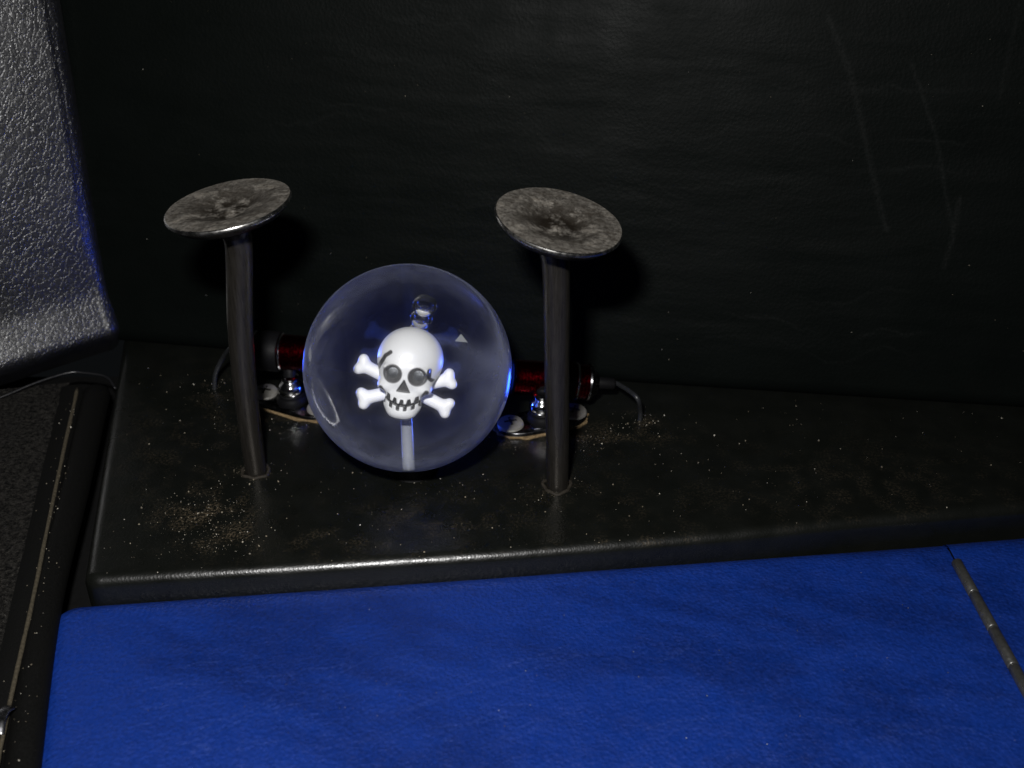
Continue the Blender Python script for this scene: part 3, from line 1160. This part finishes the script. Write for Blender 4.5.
# ------------------------------------------------------------------ red lights that shine into the ball
def red_light(label, tip, end, mount, plate_dir, plate_c, tail, boot_l, cable_pts, screw_twist):
    tip = np.array(tip, float)
    end = np.array(end, float)
    base = np.array((plate_c[0], plate_c[1], 0.0))
    root = empty('accent_light', base)
    tag(root, label, 'accent light', 'red accent lights aimed into the ball')
    ax = (end - tip) / np.linalg.norm(end - tip)
    M = align(tip - base, ax, (0, 0, 1))
    r = 6.5

    def ribbed(a, e, nrib, rr_):
        pr = [(rr_ - .7, a)]
        for k in range(nrib):
            q = a + (e - a) * k / nrib
            st = (e - a) / nrib
            pr += [(rr_ - .22, q + st * .08), (rr_, q + st * .22), (rr_, q + st * .72), (rr_ - .22, q + st * .88)]
        pr += [(rr_ - 1.0, e)]
        return pr
    body = lathe('body', ribbed(0.8, 23.8 + tail, 24, r), m_red, root, seg=56, matrix=M)
    lathe('lens', [(0, 6.0), (2.0, 6.4), (3.6, 7.4), (4.2, 8.6), (4.2, 10), (0, 10)], m_led, root, seg=32, matrix=M)
    lathe('spill_hood', [(4.25, 9.4), (4.4, 6.0), (4.6, 1.0), (4.9, .4), (6.1, .3), (6.4, .8), (6.4, 1.4)], m_blackplastic, root, seg=48, matrix=M)  # deep black bore, added to block stray blue light from the lens
    clamp = lathe('clamp', [(r - .5, 14.6), (r + .7, 14.7), (r + .95, 15.1), (r + .95, 22.6), (r + .7, 23.0), (r - .5, 23.1)], m_blackplastic, root, seg=56, matrix=M)
    for q in (13.4, 23.6):
        lathe('ring', [(r - .4, q), (r + .35, q + .1), (r + .6, q + .5), (r + .35, q + .9), (r - .4, q + 1.0)], m_chrome, root, seg=56, matrix=M)
    lathe('end_cap', [(rr__, h_ + 23.0 + tail) for rr__, h_ in ((r - .6, 0), (r + .3, .2), (r + .5, .8), (r + .1, 1.7), (r - 1.4, 2.4), (r - 2.2, 3.8), (0, 4.0))], m_plate, root, seg=56, matrix=M)
    e0 = tip + ax * (26.8 + tail)
    tube('boot', np.array([e0 - ax * 1, e0, e0 + ax * .3, e0 + ax * (boot_l - .8), e0 + ax * (boot_l - .2), e0 + ax * boot_l]) - base, [2.3, 2.3, 2.35, 2.1, 1.9, .8], m_blackplastic, root, seg=24)
    cp_ = spline([tuple(e0 + ax * (boot_l - 1)), tuple(e0 + ax * (boot_l + 1.2))] + cable_pts, 36)
    tube('cable', cp_ - base, .85, m_cable, root, seg=14)
    # foot: gasket, plate, screws, ball mount
    pd = np.array((plate_dir[0], plate_dir[1], 0.0))
    pd /= np.linalg.norm(pd)
    pe = np.array((-pd[1], pd[0], 0))

    def stadium(hl, hw, z0, z1, jag=0.0, sd=0):
        V, F = [], []
        n_ = 72
        for zz_, ins in ((z0, 0), (z1 - .3, 0), (z1, .35)):
            for k in range(n_):
                a = 2 * math.pi * k / n_
                cx = math.copysign(hl, math.cos(a)) if abs(math.cos(a)) > 1e-6 else 0
                j = 1 + jag * (vnoise(np.array([[math.cos(a) * 5 + sd, math.sin(a) * 5, 2.0]]), 3)[0] - .4)
                V.append(pd * (cx * abs(math.cos(a)) ** .25 + (hw - ins) * math.cos(a) * j) + pe * (hw - ins) * math.sin(a) * j + np.array((0, 0, zz_)))
        for l in range(2):
            for k in range(n_):
                k2 = (k + 1) % n_
                F.append((l * n_ + k, l * n_ + k2, (l + 1) * n_ + k2, (l + 1) * n_ + k))
        V.append(np.array((0, 0, z1)))
        for k in range(n_):
            F.append((len(V) - 1, 2 * n_ + k, 2 * n_ + (k + 1) % n_))
        return V, F
    V, F = stadium(10.1, 7.3, -.3, .8, .30, plate_c[0])
    o = mesh('gasket', V, F, m_tan, root, smooth=False)
    V, F = stadium(10.0, 7.0, .9, 2.3)
    mesh('base_plate', V, F, m_plate, root)
    for s in (-1, 1):
        c_ = pd * s * 12.2 + np.array((0, 0, 2.3))
        pr = [(4.8, 0), (4.85, .35), (4.5, 1.0), (3.1, 1.55), (1.3, 1.75), (0, 1.8)]
        scw = lathe('screw', pr, m_screw, root, seg=36, matrix=align(c_, (0.0, -.08, 1)))
        for k in range(2):
            a = screw_twist + s * .5 + k * math.pi / 2
            d1 = np.array((math.cos(a), math.sin(a), 0))
            d2 = np.array((-d1[1], d1[0], 0))
            V = [c_ + d1 * x1 * 2.3 + d2 * y1 * .42 + np.array((0, 0, zz_)) for zz_ in (1.2, 1.84) for (x1, y1) in ((-1, -1), (1, -1), (1, 1), (-1, 1))]
            mesh('recess', V, [(4, 5, 6, 7), (0, 1, 5, 4), (1, 2, 6, 5), (2, 3, 7, 6), (3, 0, 4, 7)], m_slot, scw, smooth=False)
    lathe('socket', [(5.6, 2.2), (5.6, 3.6), (5.0, 4.6), (4.7, 5.2), (4.7, 5.9), (4.2, 6.4)], m_blackplastic, root, seg=40)
    lathe('mount_ball', [(4.1, 5.8), (4.75, 6.8), (4.9, 8.0), (4.75, 9.2), (4.1, 10.4), (3.2, 11.1), (2.9, 11.6), (3.3, 12.0), (3.3, 13.0), (2.3, 13.4)], m_chrome, root, seg=48)
    mt = np.array(mount, float)
    tube('neck', spline([(0, 0, 12.5), tuple((np.array((0, 0, 14.5)) * .6 + (mt - base) * .4)), tuple(mt - base)], 12), [2.4] * 13, m_blackplastic, root, seg=20)
    ld = bpy.data.lights.new('blue_led', 'SPOT')
    ld.color = (.07, .16, 1.0)
    ld.energy = .14 * SC2
    ld.spot_size = math.radians(62)
    ld.spot_blend = 1.0
    ld.shadow_soft_size = 1.6 * K
    ld.cycles.is_caustics_light = True
    lo_ = bpy.data.objects.new('blue_led', ld)
    col.objects.link(lo_)
    lo_.location = Vector(tip - ax * 1.9) * K
    lo_.rotation_euler = Vector(BALL + np.array((0, 4, -4)) - tip).to_track_quat('-Z', 'Y').to_euler()
    lo_.parent = root
    lo_.matrix_parent_inverse = Matrix.Translation(-root.location)
    return root


red_light('red ribbed light with a blue lamp, right of the ball behind the straight valve', (34.6, 25.0, 16.2), (68.4, 28.5, 11.2), (46.8, 25.5, 11.0),
          (.94, .32), (46.0, 18.4), 5.0, 7.0, [(79.5, 17.0, 12.5), (81.6, 20.0, 4.5), (81.8, 21.0, -2)], .75)
red_light('red ribbed light with a blue lamp, left of the ball behind the bent valve', (-35.0, 32.0, 21.3), (-67.2, 36.0, 21.6), (-46.5, 33.5, 15),
          (.90, -.44), (-46.6, 30.4), 2.6, 3.0, [(-73.5, 42.0, 13.5), (-77.2, 42.5, 6.0), (-78.4, 42.3, -2)], .3)

# ------------------------------------------------------------------ grit lying on the ledge and about
OCT = [(1, 0, 0), (-1, 0, 0), (0, 1, 0), (0, -1, 0), (0, 0, 1), (0, 0, -1)]
OF = [(0, 2, 4), (2, 1, 4), (1, 3, 4), (3, 0, 4), (2, 0, 5), (1, 2, 5), (3, 1, 5), (0, 3, 5)]
V, F, T = [], [], []


def grain(x, y, z, s):
    base_ = len(V)
    R_ = Matrix.Rotation(random.uniform(0, 6.28), 3, 'Z') @ Matrix.Rotation(random.uniform(0, 6.28), 3, 'X')
    k_ = [random.uniform(.6, 1.3) for _ in range(3)]
    tn = random.random() ** 1.3
    for o in OCT:
        p = R_ @ Vector((o[0] * k_[0], o[1] * k_[1], o[2] * k_[2] * .7))
        V.append((x + p.x * s, y + p.y * s, z + p.z * s))
        T.append(tn)
    for f in OF:
        F.append(tuple(base_ + i for i in f))


def on_ledge(x, y):
    return y > front_y(x) + 1.0 and y < back_xy(x) - 1 and x > -118 + (75 - y) * .19


CL = [(-66, -34, 9, 8, 190), (-59, -47, 10, 6, 140), (-53, -13, 5, 3, 45), (-78, 42, 5, 3, 40), (82, 20, 5, 3, 45), (76, 14, 8, 4, 40), (46, 8, 18, 4, 90), (-46, 18, 14, 4, 60),
      (90, -49.5, 26, 2.2, 130), (40, -56, 30, 2.2, 50), (50, -21, 6, 3, 25), (50, -20, 4.5, 4.5, 40), (-53, -11, 4.5, 4.5, 40), (0, 48, 60, 3, 60), (0, -36, 35, 12, 110), (150, -10, 60, 28, 130), (-85, 20, 18, 35, 110), (60, -5, 50, 25, 130), (-75, -50, 12, 10, 60), (150, 22, 60, 8, 40), (20, -22, 20, 6, 40)]
for (cx, cy, sx, sy, n_) in CL:
    for _ in range(n_):
        x, y = random.gauss(cx, sx), random.gauss(cy, sy)
        if on_ledge(x, y) and x < 300:
            grain(x, y, .12, min(.5, random.lognormvariate(-2.2, .6)))
for _ in range(120):                                                   # on the binding and bolster
    q = random.random()
    x = -133 + 38 * q + random.gauss(1.0, 2.2)
    grain(x, 40 - 190 * q, -4.2, random.uniform(.1, .3))
for _ in range(60):
    x, y = random.uniform(-70, 170), random.uniform(-125, -60)
    grain(x, y, -8.2, random.uniform(.08, .2))
for _ in range(150):                                                   # specks clinging to the back panel
    p_ = WALL[rng.integers(40, 480), int(rng.integers(12, 230))]
    grain(p_[0], p_[1] - .05, p_[2], min(.3, random.lognormvariate(-2.3, .5)))
gs = mesh('sand_grains', V, F, m_sand, smooth=False)
fattr(gs, 'tone', T)
tag(gs, kind='stuff')
